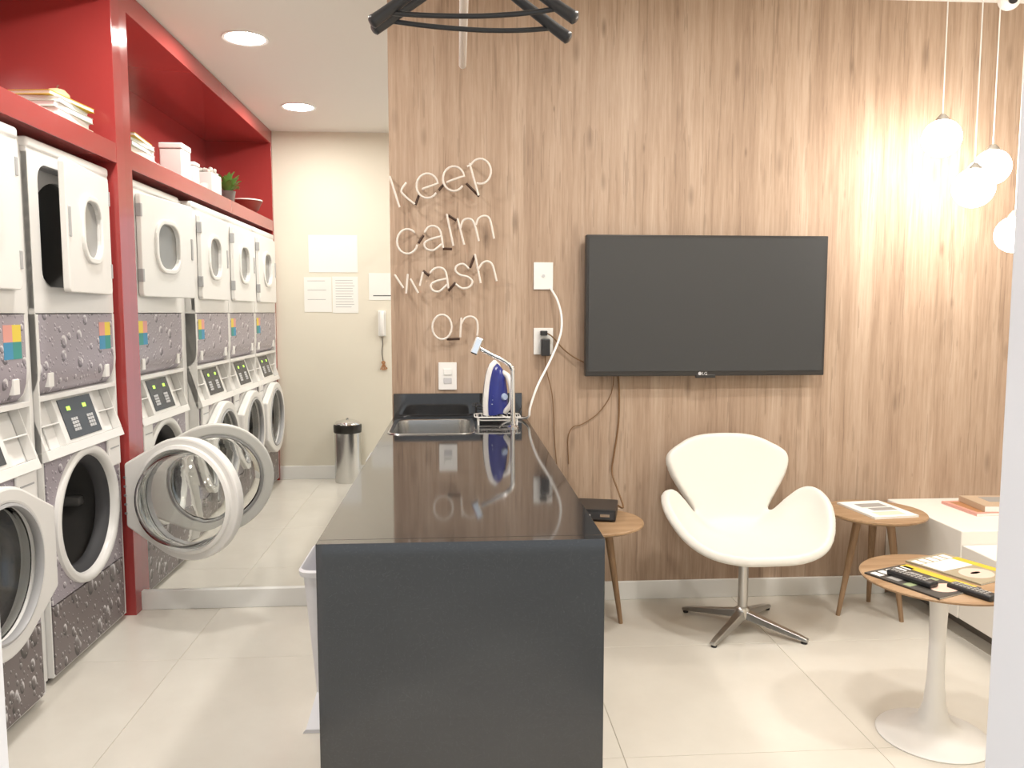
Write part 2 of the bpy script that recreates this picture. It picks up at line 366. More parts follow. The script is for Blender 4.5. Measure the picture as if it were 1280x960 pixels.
    bm = new(); plate_hole(bm, rrect(-.525, 0, 1.432, 1.908, .018), win, .002, .026, (-.25, 1.677))
    dd = obj('dryer_door', bm, 'appliance_white', t, loc=(0, .262, 0), bevel=.004)
    bm = new(); plate_hole(bm, rrect(-.378, -.122, 1.547, 1.808, .095), win, .022, .037, (-.25, 1.677)); obj('window_bezel', bm, 'appliance_white', dd, bevel=.005)
    bm = new(); q = rrect(-.357, -.143, 1.568, 1.787, .076); prism(bm, q, lambda y, z: (.010, y, z), lambda y, z: (.015, y, z)); obj('window_pane', bm, 'dryer_glass', dd)
    for z in (1.50, 1.80): B('hinge', 'appliance_grey', dd, .004, .029, -.012, .004, z, z + .06, bev=.002)
    B('door_grip', 'appliance_grey', dd, .025, .031, -.512, -.494, 1.63, 1.74, bev=.003)
    # washer door, hinged on the far side
    hull = [(0, .140)] + [(-.305 + .268 * math.cos(a), .268 * math.sin(a)) for a in [R(60 + 240 * k / 40) for k in range(41)]] + [(0, -.140)]
    bm = new(); plate_hole(bm, hull, circle(-.305, 0, .216), .004, .052, (-.305, 0))
    wdr = obj('washer_door', bm, 'appliance_white', t, loc=(.018, .305, .56), bevel=.010)
    MD = Matrix.Translation((0, -.305, 0)) @ RY
    bm = new(); lathe(bm, [(.238, .004), (.236, -.010), (.222, -.016), (.215, -.004), (.215, .02), (.224, .03), (.238, .004)], 56, MD); obj('inner_ring', bm, 'plastic_white', wdr, smooth=50)
    bm = new(); lathe(bm, [(.214, -.004), (.203, -.03), (.178, -.085), (.14, -.105), (0, -.115), (0, -.109), (.137, -.099), (.171, -.082), (.196, -.028), (.206, .012), (.214, .012), (.214, -.004)], 56, MD); obj('glass_bowl', bm, 'glass', wdr, smooth=60)
    bm = new(); lathe(bm, [(.217, .053), (.208, .056), (.203, .046), (.208, .028), (.217, .030), (.217, .053)], 56, MD); obj('window_ring', bm, 'appliance_grey', wdr, smooth=50)
    for k in range(5): cz = -.08 + k * .04; bm = new(); cyl(bm, (-.002, -.006, cz), (.004, -.006, cz), .006, seg=10); obj('hinge_screw', bm, 'steel', wdr)
    return t, dd, wdr
ST = [((-1.480, 3.2475, 0), 'stacked white washer and dryer next to the red column, both doors open'),
      ((-1.448, 2.4850, 0), 'stacked washer and dryer cut by the left edge, its washer door shut'),
      ((-1.448, 1.8320, 0), 'third stacked washer and dryer from the red column, seen in the mirror'),
      ((-1.448, 1.1790, 0), 'stacked washer and dryer nearest the cream wall in the mirror')]
st0, dd0, wd0 = make_stack()
for i, (loc, lab) in enumerate(ST):
    o = st0 if i == 0 else copy_tree(st0)
    o.location = loc; tag(o, lab, 'washing machine', 'stacked washer dryers along the left wall')
dd0.rotation_euler.z = R(7.5); wd0.rotation_euler.z = R(70)
# ------------------------------------------------------------------ things on the red shelf
ZS = 2.0785
z = ZS
stack = [('book_cream', 'pale book at the bottom of the shelf stack', .30, .215, .022, 0), ('paper', 'white book second from the bottom of the shelf stack', .29, .20, .026, 3),
         ('book_green', 'grey green book in the middle of the shelf stack', .30, .21, .022, -2), ('paper', 'white book under the yellow one in the shelf stack', .28, .20, .020, 4),
         ('mag_yellow', 'yellow covered book on top of the shelf stack', .30, .21, .016, -6)]
for mt, lab, ln, wd_, th, a in stack:
    t = thing('book', lab, 'book', (-1.60, 3.335, z), R(90 + a), 'books stacked on the red shelf')
    B('page_block', 'paper', t, -ln / 2 + .004, ln / 2 - .003, -wd_ / 2 + .002, wd_ / 2 - .004, .002, th - .002)
    bm = new(); box(bm, -ln / 2, ln / 2, -wd_ / 2, wd_ / 2, 0, .002); box(bm, -ln / 2, ln / 2, -wd_ / 2, wd_ / 2, th - .002, th); box(bm, -ln / 2, ln / 2, wd_ / 2 - .003, wd_ / 2, 0, th)
    obj('cover', bm, mt, t); z += th + .0005
bm = new(); lathe(bm, [(0, 0), (.028, .002), (.047, .022), (.046, .042), (.03, .060), (.008, .066), (0, .064)], 28)
t = thing('ornament', 'round beige ornament on top of the stacked books', 'ornament', (-1.60, 3.42, z)); obj('ornament_body', bm, 'beige', t, smooth=60)
bm = new(); tube(bm, [(0, 0, .064), (.003, 0, .074), (.008, 0, .080)], .003, 6); obj('stalk', bm, 'book_brown', t)
def canister(lab, x, y, w, d, h, rz=0):
    t = thing('canister', lab, 'canister', (x, y, ZS), rz, 'white canisters on the red shelf')
    bm = new(); box(bm, -w / 2, w / 2, -d / 2, d / 2, 0, h * .84, bev=.006); obj('canister_body', bm, 'plastic_white', t)
    bm = new(); box(bm, -w / 2 - .003, w / 2 + .003, -d / 2 - .003, d / 2 + .003, h * .845, h, bev=.005); obj('lid', bm, 'plastic_white', t)
canister('tall square white canister on the red shelf', -1.555, 2.72, .12, .15, .20)
canister('narrow short white canister beside the tall square one', -1.535, 2.53, .075, .085, .14)
t = thing('planter_box', 'white square planter with pale blossom on the red shelf', 'planter', (-1.555, 2.16, ZS))
bm = new(); box(bm, -.06, .06, -.10, .10, 0, .135, bev=.004); obj('box_body', bm, 'plastic_white', t)
bm = new(); rr = random.Random(3)
for k in range(40):
    g = bmesh.ops.create_icosphere(bm, subdivisions=1, radius=.014)['verts']; bmesh.ops.translate(bm, verts=g, vec=(rr.uniform(-.05, .05), rr.uniform(-.09, .09), .14 + rr.uniform(0, .018)))
o = obj('blossom', bm, 'white_leather', t, smooth=80); o['kind'] = 'stuff'
t = thing('small_cup', 'tiny white cup between the canisters and the planter', 'cup', (-1.52, 2.36, ZS))
bm = new(); lathe(bm, [(0, 0), (.022, 0), (.03, .05), (.027, .05), (.02, .004), (0, .004)], 24); obj('cup_body', bm, 'plastic_white', t, smooth=50)
bm = new(); tube(bm, smooth_path([(0, .026, .012), (0, .044, .018), (0, .044, .036), (0, .029, .042)], 4), .003, 6); obj('cup_handle', bm, 'plastic_white', t, smooth=60)
t = thing('potted_plant', 'small green leafy plant in a grey pot on the red shelf', 'plant', (-1.53, 1.80, ZS))
bm = new(); lathe(bm, [(0, 0), (.038, 0), (.052, .085), (.046, .085), (.035, .01), (0, .01)], 24); obj('pot', bm, 'pot_grey', t, smooth=50)
bm = new(); lathe(bm, [(0, .07), (.046, .07)], 20); obj('soil', bm, 'book_brown', t)
lm = None
for k in range(60):
    a = rr.uniform(0, 6.28); el = rr.uniform(.25, 1.45); ln = rr.uniform(.07, .12)
    if lm is None:
        bm = new(); P = [(0, -.2), (.09, -.12), (.13, .1), (.07, .5), (0, .8)]
        vv = []
        for (w, tt), bend in zip([(.02, 0), (.14, .25), (.18, .5), (.12, .78), (.01, 1)], (0, .03, .02, -.04, -.14)):
            vv.append([bm.verts.new((tt, -w, bend + .05)), bm.verts.new((tt, 0, bend)), bm.verts.new((tt, w, bend + .05))])
        for q0, q1 in zip(vv, vv[1:]):
            for s in (0, 1): bm.faces.new((q0[s], q0[s + 1], q1[s + 1], q1[s]))
        o = obj('leaf', bm, 'leaf', t, smooth=60); lm = o
    else: o = lm.copy(); C.objects.link(o)
    o.location = (.015 * math.cos(a), .015 * math.sin(a), .075 + rr.uniform(0, .03)); o.rotation_euler = (0, -el, a); o.scale = (ln, ln, ln)
t = thing('bowl', 'dark red bowl with a pale rim at the end of the shelf', 'bowl', (-1.56, 1.22, ZS))
bm = new(); lathe(bm, [(0, 0), (.045, 0), (.09, .035), (.118, .10), (.112, .10), (.085, .04), (.04, .008), (0, .008)], 40); obj('bowl_body', bm, 'bowl_red', t, smooth=50)
bm = new(); lathe(bm, [(.119, .098), (.119, .106), (.111, .106), (.111, .098), (.119, .098)], 40); obj('rim', bm, 'white_leather', t, smooth=50)
# ------------------------------------------------------------------ ceiling downlights
DLP = [(-1.09, 2.985, 'recessed round downlight near the mirror above the machines'), (-1.09, 1.585, 'recessed round downlight near the doorway above the machines'),
       (.95, 1.55, 'unseen downlight added for fill over the near end of the lounge'), (1.0, 2.30, 'unseen downlight added for fill above the white swivel chair'), (2.15, 1.55, 'unseen downlight added for fill above the white bench')]  # the three lounge lamps are unseen, added for general fill
d0 = None
for x, y, lab in DLP:
    if d0 is None:
        d0 = o = thing('ceiling_downlight', lab, 'downlight')
        bm = new(); lathe(bm, [(.100, 0), (.118, 0), (.116, -.006), (.100, -.004), (.100, 0)], 40); obj('trim_ring', bm, 'white_trim', o, smooth=50)
        bm = new(); lathe(bm, [(0, -.001), (.100, -.001)], 40); obj('diffuser', bm, 'downlight_glow', o)
    else: o = copy_tree(d0)
    o.location = (x, y, ZC - .0005); tag(o, lab, 'downlight', 'round downlights in the ceiling')
# ------------------------------------------------------------------ counter with sink
ZT = .88; CX0, CX1, CY0 = -.297, .310, 1.646
ct = thing('counter', 'glossy black stone counter running out from the wood wall', 'counter', (0, 2.65, 0))
def yy(y): return y - 2.65
SX0, SX1, SY0, SY1 = -.268, .055, 3.14, 3.56
bm = new()
def top_piece(x0, x1, y0, y1): box(bm, x0, x1, yy(y0), yy(y1), ZT - .03, ZT)
# slab as one mesh with the sink cut-out
o_l = [(CX0, CY0 + .0302), (CX1, CY0 + .0302), (CX1, YW - .001), (CX0, YW - .001)]; i_l = rrect(SX0, SX1, SY0, SY1, .05)
tmp = new(); plate_hole(tmp, o_l, i_l, ZT - .03, ZT, ((SX0 + SX1) / 2, (SY0 + SY1) / 2))
bmesh.ops.transform(tmp, matrix=Matrix(((0, 1, 0, 0), (0, 0, 1, -2.65), (1, 0, 0, 0), (0, 0, 0, 1))), verts=tmp.verts[:])
obj('counter_top', tmp, 'granite', ct, bevel=.0012); bm.free()
B('front_panel', 'granite', ct, CX0, CX1, yy(CY0), yy(CY0 + .03), 0, ZT, bev=.001)
for s, x0, x1 in (('l', CX0 + .002, CX0 + .022), ('r', CX1 - .022, CX1 - .002)): B('side_panel', 'granite', ct, x0, x1, yy(CY0 + .0305), yy(YW - .002), 0, ZT - .0305)
B('backsplash', 'granite', ct, -.292, .292, yy(YW - .022), yy(YW - .001), ZT, .99, bev=.001)
sk = thing('sink', 'stainless steel sink set into the far end of the black counter', 'sink', ((SX0 + SX1) / 2, (SY0 + SY1) / 2, ZT))
hx, hy = (SX1 - SX0) / 2, (SY1 - SY0) / 2
def rr_loop(bm, ins, z, r): return [bm.verts.new((p[0], p[1], z)) for p in rrect(-hx + ins, hx - ins, -hy + ins, hy - ins, r)]
bm = new(); Ls = [rr_loop(bm, -.014, .001, .06), rr_loop(bm, -.012, .004, .06), rr_loop(bm, -.002, .004, .055), rr_loop(bm, .004, .0, .05), rr_loop(bm, .012, -.14, .05), rr_loop(bm, .04, -.165, .05)]
for A, Bq in zip(Ls, Ls[1:]):
    for k in range(len(A)): bm.faces.new((A[k], A[(k + 1) % len(A)], Bq[(k + 1) % len(A)], Bq[k]))
bm.faces.new(Ls[-1]); obj('basin', bm, 'steel', sk, smooth=40)
bm = new(); lathe(bm, [(0, -.160), (.03, -.160), (.042, -.164)], 28); obj('drain', bm, 'chrome', sk, smooth=40)
# faucet: bent tube with a square head
FY = 3.29; p = lambda x, y: at_y(x, y, FY)
base = at_z(641, 534, ZT); base.y = FY; base.x = p(641, 534).x
fc = thing('faucet', 'chrome bent-tube faucet with a square head over the sink', 'faucet', base)
loc = lambda x, y: p(x, y) - base
bm = new(); lathe(bm, [(0, 0), (.024, 0), (.024, .006), (.013, .012), (.013, .02), (0, .02)], 28); obj('faucet_base', bm, 'chrome', fc, smooth=40)
bm = new(); k1 = loc(641, 466); tube(bm, smooth_path([Vector((0, 0, .015)), Vector((0, 0, .10)), Vector((0, 0, k1.z - .02)), Vector((-.004, 0, k1.z + .02)), loc(632, 452), loc(618, 445), loc(601, 436)], 6), .0095, 14); obj('spout_tube', bm, 'chrome', fc, smooth=60)
bm = new(); h = loc(596, 432); box(bm, -.016, .016, -.022, .022, -.036, .036, bev=.005, mtx=Matrix.Translation(h) @ Matrix.Rotation(R(22), 4, 'Y')); obj('spray_head', bm, 'chrome', fc)
# wire rack with the iron standing on it
RKZ = .030
rk = thing('wire_rack', 'small white wire rack standing beside the sink', 'rack', (.168, 3.435, ZT + .004))
bm = new()
def rloop(w, d, z, r): tube(bm, [(a, b, z) for a, b in rrect(-w, w, -d, d, r, 4)], .0028, 6, True)
rloop(.098, .068, RKZ, .03); rloop(.082, .055, RKZ - .014, .025)
for k in range(9): x = -.088 + k * .022; tube(bm, [(x, -.067, RKZ), (x, .067, RKZ)], .002, 6)
obj('rack_deck', bm, 'plastic_white', rk, smooth=70)
for sx in (-1, 1):
    for sy in (-1, 1):
        bm = new(); tube(bm, [(sx * .082, sy * .055, RKZ), (sx * .082, sy * .055, -.004)], .004, 8); obj('rack_leg', bm, 'plastic_white', rk, smooth=60)
ir = thing('steam_iron', 'blue and white steam iron standing on its heel beside the faucet', 'iron', (.168, 3.425, ZT + .004 + RKZ + .003), R(34))
IH = .235
def arch(s, z0=0, n=14, top=1.0):
    pts = []
    for k in range(n + 1): tt = k / n; pts.append((s * .060 * math.sqrt(max(0, 1 - tt ** 1.7)) * (1 - .12 * (1 - tt) ** 3), z0 + tt * (IH * top - z0)))
    return [(x, z) for x, z in pts] + [(-x, z) for x, z in pts[::-1][1:]]
def loft(bm, layers):
    rings = [[bm.verts.new((x, d, z)) for x, z in arch(s, z0, top=tp)] for d, s, z0, tp in layers]; n = len(rings[0])
    for A, Bq in zip(rings, rings[1:]):
        for k in range(n): bm.faces.new((A[k], A[(k + 1) % n], Bq[(k + 1) % n], Bq[k]))
    bm.faces.new(rings[0]); bm.faces.new(rings[-1][::-1])
bm = new(); loft(bm, [(.034, 1.0, 0, 1), (.026, 1.0, 0, 1)]); obj('soleplate', bm, 'steel', ir, smooth=40)
bm = new(); loft(bm, [(.026, 1.02, 0, 1.01), (.010, 1.02, 0, 1.01), (.002, .94, 0, .975)]); obj('skirt', bm, 'plastic_white', ir, smooth=40)
bm = new(); loft(bm, [(.003, .86, .002, .95), (-.012, .82, .002, .93), (-.030, .66, .004, .86), (-.038, .40, .010, .76)]); obj('iron_body', bm, 'iron_blue', ir, smooth=45)
bm = new(); tube(bm, smooth_path([(.012, -.024, .185), (.022, -.052, .165), (.026, -.070, .11), (.024, -.068, .055), (.014, -.034, .015)], 6), .0115, 12); obj('handle', bm, 'plastic_white', ir, smooth=60)
bm = new(); cyl(bm, (.008, -.036, .082), (.008, -.048, .082), .016, .013); obj('heat_dial', bm, 'iron_pale', ir, smooth=40)
bm = new()
for k in range(5): box(bm, -.043 + k * .0025, -.031 + k * .0025, -.022, -.016, .05 + k * .018, .053 + k * .018)
obj('scale_marks', bm, 'iron_pale', ir)
inv = (Matrix.Translation((.168, 3.425, ZT + .037)) @ Matrix.Rotation(R(34), 4, 'Z')).inverted()
cp = [at_y(688, 360, 3.645), at_y(697, 376, 3.62), at_y(702, 398, 3.60), at_y(700, 420, 3.58), at_y(688, 450, 3.54), at_y(672, 482, 3.48), at_y(663, 508, 3.46), at_y(661, 520, 3.46)]
cp += [Vector((.293, 3.50, ZT + .012)), Vector((.275, 3.545, ZT + .007)), Vector((.22, 3.55, ZT + .008)), Vector((.18, 3.52, ZT + .03)), Vector((.172, 3.47, ZT + .052))]
bm = new(); tube(bm, [inv @ q for q in smooth_path(cp, 8)], .0052, 8); obj('power_cord', bm, 'plastic_white', ir, smooth=70)
# ------------------------------------------------------------------ plates on the wood wall
def plate(lab, x0, y0, x1, y1, kind):
    a, b = at_y(x0, y0, YW), at_y(x1, y1, YW); c = (a + b) / 2; w, hh = abs(b.x - a.x) / 2, abs(a.z - b.z) / 2
    t = thing('wall_plate', lab, 'wall plate', (c.x, YW, c.z), 0, 'plates on the wood wall')
    B('plate', 'plastic_white', t, -w, w, -.009, 0, -hh, hh, bev=.002)
    if kind == 'blank':
        bm = new(); cyl(bm, (0, -.010, 0), (0, -.013, 0), .007); obj('jack', bm, 'key_grey', t, smooth=40)
    elif kind == 'switch':
        B('switch_rocker', 'white_trim', t, -.018, .018, -.014, -.009, .006, .034, bev=.002); B('outlet_insert', 'key_grey', t, -.018, .018, -.011, -.009, -.034, -.008, bev=.002)
    else:
        B('outlet_insert', 'white_trim', t, -.02, .02, -.012, -.009, -.05, .05, bev=.002)
    return c
plate('blank white wall plate left of the television', 667, 328, 691, 362, 'blank')
pc = plate('white outlet plate with black plugs left of the television', 667, 410, 691, 443, 'outlet')
plate('white switch plate above the black backsplash', 548, 453, 571, 487, 'switch')
TVY = 3.575
pl = thing('power_plug', 'black plug with the cable running to the television', 'plug', (pc.x + .0, YW - .012, pc.z + .038))
bm = new(); box(bm, -.016, .016, -.026, 0, -.011, .011, bev=.003); obj('plug_body', bm, 'black_plastic', pl)
bm = new(); o0 = Vector(pl.location)
tube(bm, smooth_path([(.012, -.018, 0), (.04, -.018, -.018), at_y(705, 437, 3.64) - o0, at_y(722, 449, 3.635) - o0, at_y(742, 458, 3.63) - o0], 6), .0035, 6); obj('plug_cable', bm, 'cable_brown', pl, smooth=70)
pl = thing('power_adapter', 'chunky black adapter below the plug on the outlet plate', 'adapter', (pc.x + .006, YW - .012, pc.z - .02))
bm = new(); box(bm, -.02, .02, -.045, 0, -.045, .032, bev=.004); obj('adapter_body', bm, 'black_plastic', pl)
bm = new(); o0 = Vector(pl.location)
tube(bm, smooth_path([(0, -.02, -.044), (.004, -.015, -.10), at_y(690, 492, 3.645) - o0, at_y(692, 520, 3.648) - o0, at_y(694, 560, 3.65) - o0, at_y(700, 620, 3.64) - o0], 6), .0022, 6); obj('adapter_cable', bm, 'cable_brown', pl, smooth=70)
# ------------------------------------------------------------------ television
a, b = at_y(733, 293, TVY), at_y(1030, 469, TVY); tw, th_ = (b.x - a.x) / 2, (a.z - b.z) / 2
tv = thing('television', 'large flat black television mounted on the wood wall', 'television', ((a.x + b.x) / 2, TVY, (a.z + b.z) / 2))
B('back_housing', 'black_plastic', tv, -tw * .8, tw * .8, .045, YW - TVY - .002, -th_ * .6, th_ * .6, bev=.01)
B('casing', 'tv_bezel', tv, -tw, tw, 0.002, .046, -th_, th_, bev=.004)
B('screen', 'tv_screen', tv, -tw + .012, tw - .012, -.0005, .003, -th_ + .022, th_ - .012)
B('sensor_chin', 'tv_bezel', tv, -.045, .045, .0, .02, -th_ - .010, -th_ + .006, bev=.003)
def text(name, s, size, m, parent, loc, rot=(math.pi / 2, 0, 0), depth=.0006):
    cu = bpy.data.curves.new(name, 'FONT'); cu.body = s; cu.size = size; cu.extrude = depth; cu.align_x = 'CENTER'
    o = bpy.data.objects.new('tmp', cu); C.objects.link(o); dg = bpy.context.evaluated_depsgraph_get()
    me = bpy.data.meshes.new_from_object(o.evaluated_get(dg)); bpy.data.objects.remove(o)
    n = bpy.data.objects.new(name, me); C.objects.link(n); me.materials.clear(); me.materials.append(MATS[m]); n.parent = parent; n.location = loc; n.rotation_euler = rot
    return n
lx = at_y(878, 467, TVY).x - tv.location.x
text('logo_lettering', 'LG', .020, 'key_grey', tv, (lx + .010, -.0012, -th_ + .004))
bm = new(); cyl(bm, (lx - .012, -.0015, -th_ + .011), (lx - .012, .004, -th_ + .011), .0075, seg=20); obj('logo_disc', bm, 'key_grey', tv)
def cable(lab, pts, r, m='cable_brown'):
    P = smooth_path(pts, 7); o0 = P[0].copy(); bm = new(); tube(bm, [q - o0 for q in P], r, 7)
    return tag(obj('cable', bm, m, None, loc=o0, smooth=70), lab, 'cable', 'cables below the television')
cable('brown cable hanging straight from the television to the black box', [at_y(772, 462, 3.635), at_y(774, 490, 3.645), at_y(773, 530, 3.648), at_y(768, 565, 3.648), at_y(765, 590, 3.64), at_y(772, 612, 3.58), at_y(779, 634, 3.50), Vector((.690, 3.43, .515)), Vector((.662, 3.425, .516))], .0042)
cable('thin brown cable sagging from the television towards the counter', [at_y(768, 462, 3.635), at_y(764, 492, 3.648), at_y(748, 516, 3.65), at_y(728, 530, 3.65), at_y(716, 534, 3.65), at_y(710, 548, 3.65), at_y(711, 580, 3.65)], .0022)
# ------------------------------------------------------------------ unlit neon lettering
NX = lambda cx, cy: at_y(480 + cx / 3.694, 180 + cy / 3.694, 3.612)
def ell(cx, cy, rx, ry, a0, a1, n=18): return [(cx + rx * math.cos(R(a0 + (a1 - a0) * k / n)), cy - ry * math.sin(R(a0 + (a1 - a0) * k / n))) for k in range(n + 1)]
LET = [[[(27, 150), (72, 292)], [(103, 178), (80, 214), (96, 240), (142, 278)]],
       [[(178, 207), (233, 188)] + ell(200, 193, 50, 57, 12, 325)], [[(290, 176), (352, 153)] + ell(322, 160, 50, 57, 12, 325)],
       [[(395, 90), (437, 238)], [(384, 104)] + ell(444, 126, 50, 58, 150, -110)],
       [ell(108, 450, 48, 57, 50, 345)],
       [[(188, 406), (205, 384), (232, 379), (256, 395), (266, 430), (273, 480)], [(264, 426), (215, 440), (187, 458), (196, 484), (230, 490), (266, 462)]],
       [[(290, 325), (320, 470)]],
       [[(340, 345), (370, 465)], [(352, 392), (365, 354), (394, 345), (416, 366), (438, 448)], [(424, 374), (438, 342), (468, 332), (490, 352), (508, 437)]],
       [[(50, 605), (90, 665)], [(110, 600), (102, 690)], [(122, 622), (158, 688)], [(180, 590), (165, 655)]],
       [[(213, 594), (236, 574), (264, 572), (286, 594), (297, 666)], [(288, 622), (240, 634), (216, 652), (226, 676), (256, 680), (292, 648)]],
       [[(390, 574), (366, 554), (337, 562), (330, 584), (350, 604), (388, 614), (408, 636), (394, 660), (360, 666), (330, 646)]],
       [[(420, 510), (446, 642)], [(434, 582), (454, 550), (480, 542), (502, 562), (520, 633)]],
       [ell(268, 845, 45, 57, -60, 300)],
       [[(357, 805), (352, 892)], [(356, 832), (374, 804), (404, 797), (428, 815), (433, 850), (430, 885)]]]
WORD = [(0, 4, 'keep', 'white neon tube word keep at the top of the wood wall lettering'), (4, 8, 'calm', 'white neon tube word calm under the word keep'),
        (8, 12, 'wash', 'white neon tube word wash under the word calm'), (12, 14, 'on', 'white neon tube word on, lowest of the lettering')]
CON = {'keep': [((160, 235), (145, 280)), ((252, 212), (276, 184)), ((380, 180), (440, 240))], 'calm': [((158, 458), (182, 420)), ((272, 483), (314, 484)), ((296, 328), (334, 352))],
       'wash': [((180, 585), (208, 608)), ((297, 678), (330, 640)), ((397, 572), (419, 514))], 'on': [((290, 902), (350, 900))]}
for i0, i1, wname, lab in WORD:
    o0 = NX(*LET[i0][0][0]); t = thing('neon_word', lab, 'neon sign', o0, 0, 'neon words on the wood wall')
    for lt in LET[i0:i1]:
        bm = new()
        for s in lt:
            P = [NX(*q) - o0 for q in s]
            tube(bm, P if len(P) == 2 or len(P) > 12 else smooth_path(P, 5), .0049, 8)
        obj('letter_tube', bm, 'neon_glass', t, smooth=60)
        q = NX(*lt[0][0]) - o0; bm = new(); cyl(bm, q + Vector((0, .004, 0)), q + Vector((0, YW - 3.612, 0)), .004, seg=8); obj('standoff', bm, 'neon_glass', t)
    for c0, c1 in CON[wname]:
        bm = new(); P0, P1 = NX(*c0) - o0 + Vector((0, .012, 0)), NX(*c1) - o0 + Vector((0, .012, 0)); tube(bm, [P0, P1], .0058, 8); obj('blackout_tube', bm, 'neon_black', t)
# ------------------------------------------------------------------ swan-shaped lounge chair
sc = thing('swivel_chair', 'white swan-shaped swivel chair on a metal star base', 'chair', (1.222, 3.285, 0), R(2))
def thick_grid(bm, G, closed, th, cap=None):
    """closed solid from a grid of points: offsets along averaged normals, th on either side"""
    nu, nv = len(G), len(G[0]); N = []
    for i in range(nu):
        row = []
        for j in range(nv):
            du = G[min(i + 1, nu - 1)][j] - G[max(i - 1, 0)][j]
            dv = G[i][(j + 1) % nv if closed else min(j + 1, nv - 1)] - G[i][(j - 1) % nv if closed else max(j - 1, 0)]
            nn = du.cross(dv); row.append(nn.normalized() if nn.length > 1e-9 else Vector((0, 0, 1)))
        N.append(row)
    S = [[[bm.verts.new(G[i][j] + N[i][j] * (th * sg)) for j in range(nv)] for i in range(nu)] for sg in (-1, 1)]
    jn = nv if closed else nv - 1
    for T in S:
        for i in range(nu - 1):
            for j in range(jn): bm.faces.new((T[i][j], T[i][(j + 1) % nv], T[i + 1][(j + 1) % nv], T[i + 1][j]))
    A, Bq = S
    for i in ((0, nu - 1) if not closed else (nu - 1,)):
        for j in range(jn): bm.faces.new((A[i][j], A[i][(j + 1) % nv], Bq[i][(j + 1) % nv], Bq[i][j]))
    if not closed:
        for j in (0, nv - 1):
            for i in range(nu - 1): bm.faces.new((A[i][j], A[i + 1][j], Bq[i + 1][j], Bq[i][j]))
    else:
        bm.faces.new(A[0]); bm.faces.new(Bq[0])
half = [(0, -.300, .385), (.13, -.292, .388), (.240, -.245, .410), (.310, -.170, .455), (.350, -.085, .520), (.358, -.010, .570), (.335, .050, .598), (.290, .090, .588), (.240, .118, .535), (.190, .145, .475), (.11, .18, .43), (0, .19, .42)]
bp = smooth_path(half + [(-x, y, z) for x, y, z in half[-2:0:-1]], 6, True); cen = Vector((0, -.02, .372)); bm = new(); G = []
for k in range(15):
    r = .06 + .94 * k / 14; row = []
    for q in bp:
        K = Vector((q.x * .74, q.y * .78, .362)); row.append(cen * (1 - r) ** 2 + K * (2 * r * (1 - r)) + q * (r * r))
    G.append(row)
thick_grid(bm, G, True, .021)
G = []
for k in range(25):
    v_ = k / 24; z_ = .375 + .42 * v_; w_ = .140 + .145 * (3 * min(1, v_ / .80) ** 2 - 2 * min(1, v_ / .80) ** 3)
    if v_ < .2: w_ += .10 * (1 - v_ / .2) ** 2
    if v_ > .80: w_ *= 1 - .22 * ((v_ - .80) / .20) ** 2
    row = []
    for j in range(-10, 11):
        u_ = j / 10; row.append(Vector((u_ * w_, .155 + .135 * v_ ** .75 - .055 * u_ * u_ * (w_ / .26) - .05 * (1 - min(1, v_ / .15)) ** 2, z_ + .012 * (1 - u_ * u_) * v_ - .034 * v_ ** 6 * u_ ** 4)))
    G.append(row)
thick_grid(bm, G, False, .021)
o = obj('shell', bm, 'white_leather', sc)
s_ = o.modifiers.new('union', 'REMESH'); s_.mode = 'VOXEL'; s_.voxel_size = .007; s_.use_smooth_shade = True
s_ = o.modifiers.new('soften', 'SMOOTH'); s_.factor = .6; s_.iterations = 28
bm = new(); lathe(bm, [(0, .05), (.021, .05), (.021, .345), (.05, .352), (.085, .362), (0, .365)], 28); obj('column', bm, 'alu', sc, smooth=40)
bm = new(); lathe(bm, [(0, .045), (.034, .045), (.036, .055), (.032, .085), (.021, .095), (0, .095)], 28); obj('hub', bm, 'alu', sc, smooth=40)
for k in range(4):
    bm = new(); W = [(0, .026, .050, .085), (.10, .022, .034, .062), (.25, .017, .014, .032), (.285, .014, .010, .022)]
    rg = [[bm.verts.new((x, -w, z0)), bm.verts.new((x, w, z0)), bm.verts.new((x, w * .7, z1)), bm.verts.new((x, -w * .7, z1))] for x, w, z0, z1 in W]
    for A, Bq in zip(rg, rg[1:]):
        for j in range(4): bm.faces.new((A[j], A[(j + 1) % 4], Bq[(j + 1) % 4], Bq[j]))
    bm.faces.new(rg[0]); bm.faces.new(rg[-1]); lg = obj('star_leg', bm, 'alu', sc, rot=(0, 0, R(44 + 90 * k)), bevel=.003)
    bm = new(); cyl(bm, (.27, 0, 0), (.27, 0, .012), .012, seg=14); obj('glide', bm, 'black_plastic', lg)
# ------------------------------------------------------------------ small tables
def tripod(lab, x, y, zt, r, feet, top_r=.085):
    t = thing('side_table', lab, 'side table', (x, y, 0), 0, 'round wooden three-legged tables')
    bm = new(); lathe(bm, [(0, zt), (r - .003, zt), (r, zt - .003), (r, zt - .010), (r - .025, zt - .022), (0, zt - .022)], 56); obj('table_top', bm, 'table_wood', t, smooth=40)
    for fx, fy in feet:
        d = Vector((fx - x, fy - y, 0)); bm = new(); cyl(bm, (d.x, d.y, 0), (d.x * .48, d.y * .48, zt - .02), .0095, .019, 16); obj('leg', bm, 'leg_wood', t, smooth=50)
ZA = .485
tripod('three-legged wooden table between the black counter and the white chair', .562, 3.28, ZA, .215, [(.706, 3.362), (.46, 3.46), (.43, 3.14)])
tripod('three-legged wooden table between the white chair and the bench', 1.835, 3.355, ZA, .212, [(1.700, 3.388), (1.925, 3.545), (1.945, 3.296)])
bx = thing('set_top_box', 'black set-top box on the wooden table beside the counter', 'set-top box', (.560, 3.36, ZA), R(-14))
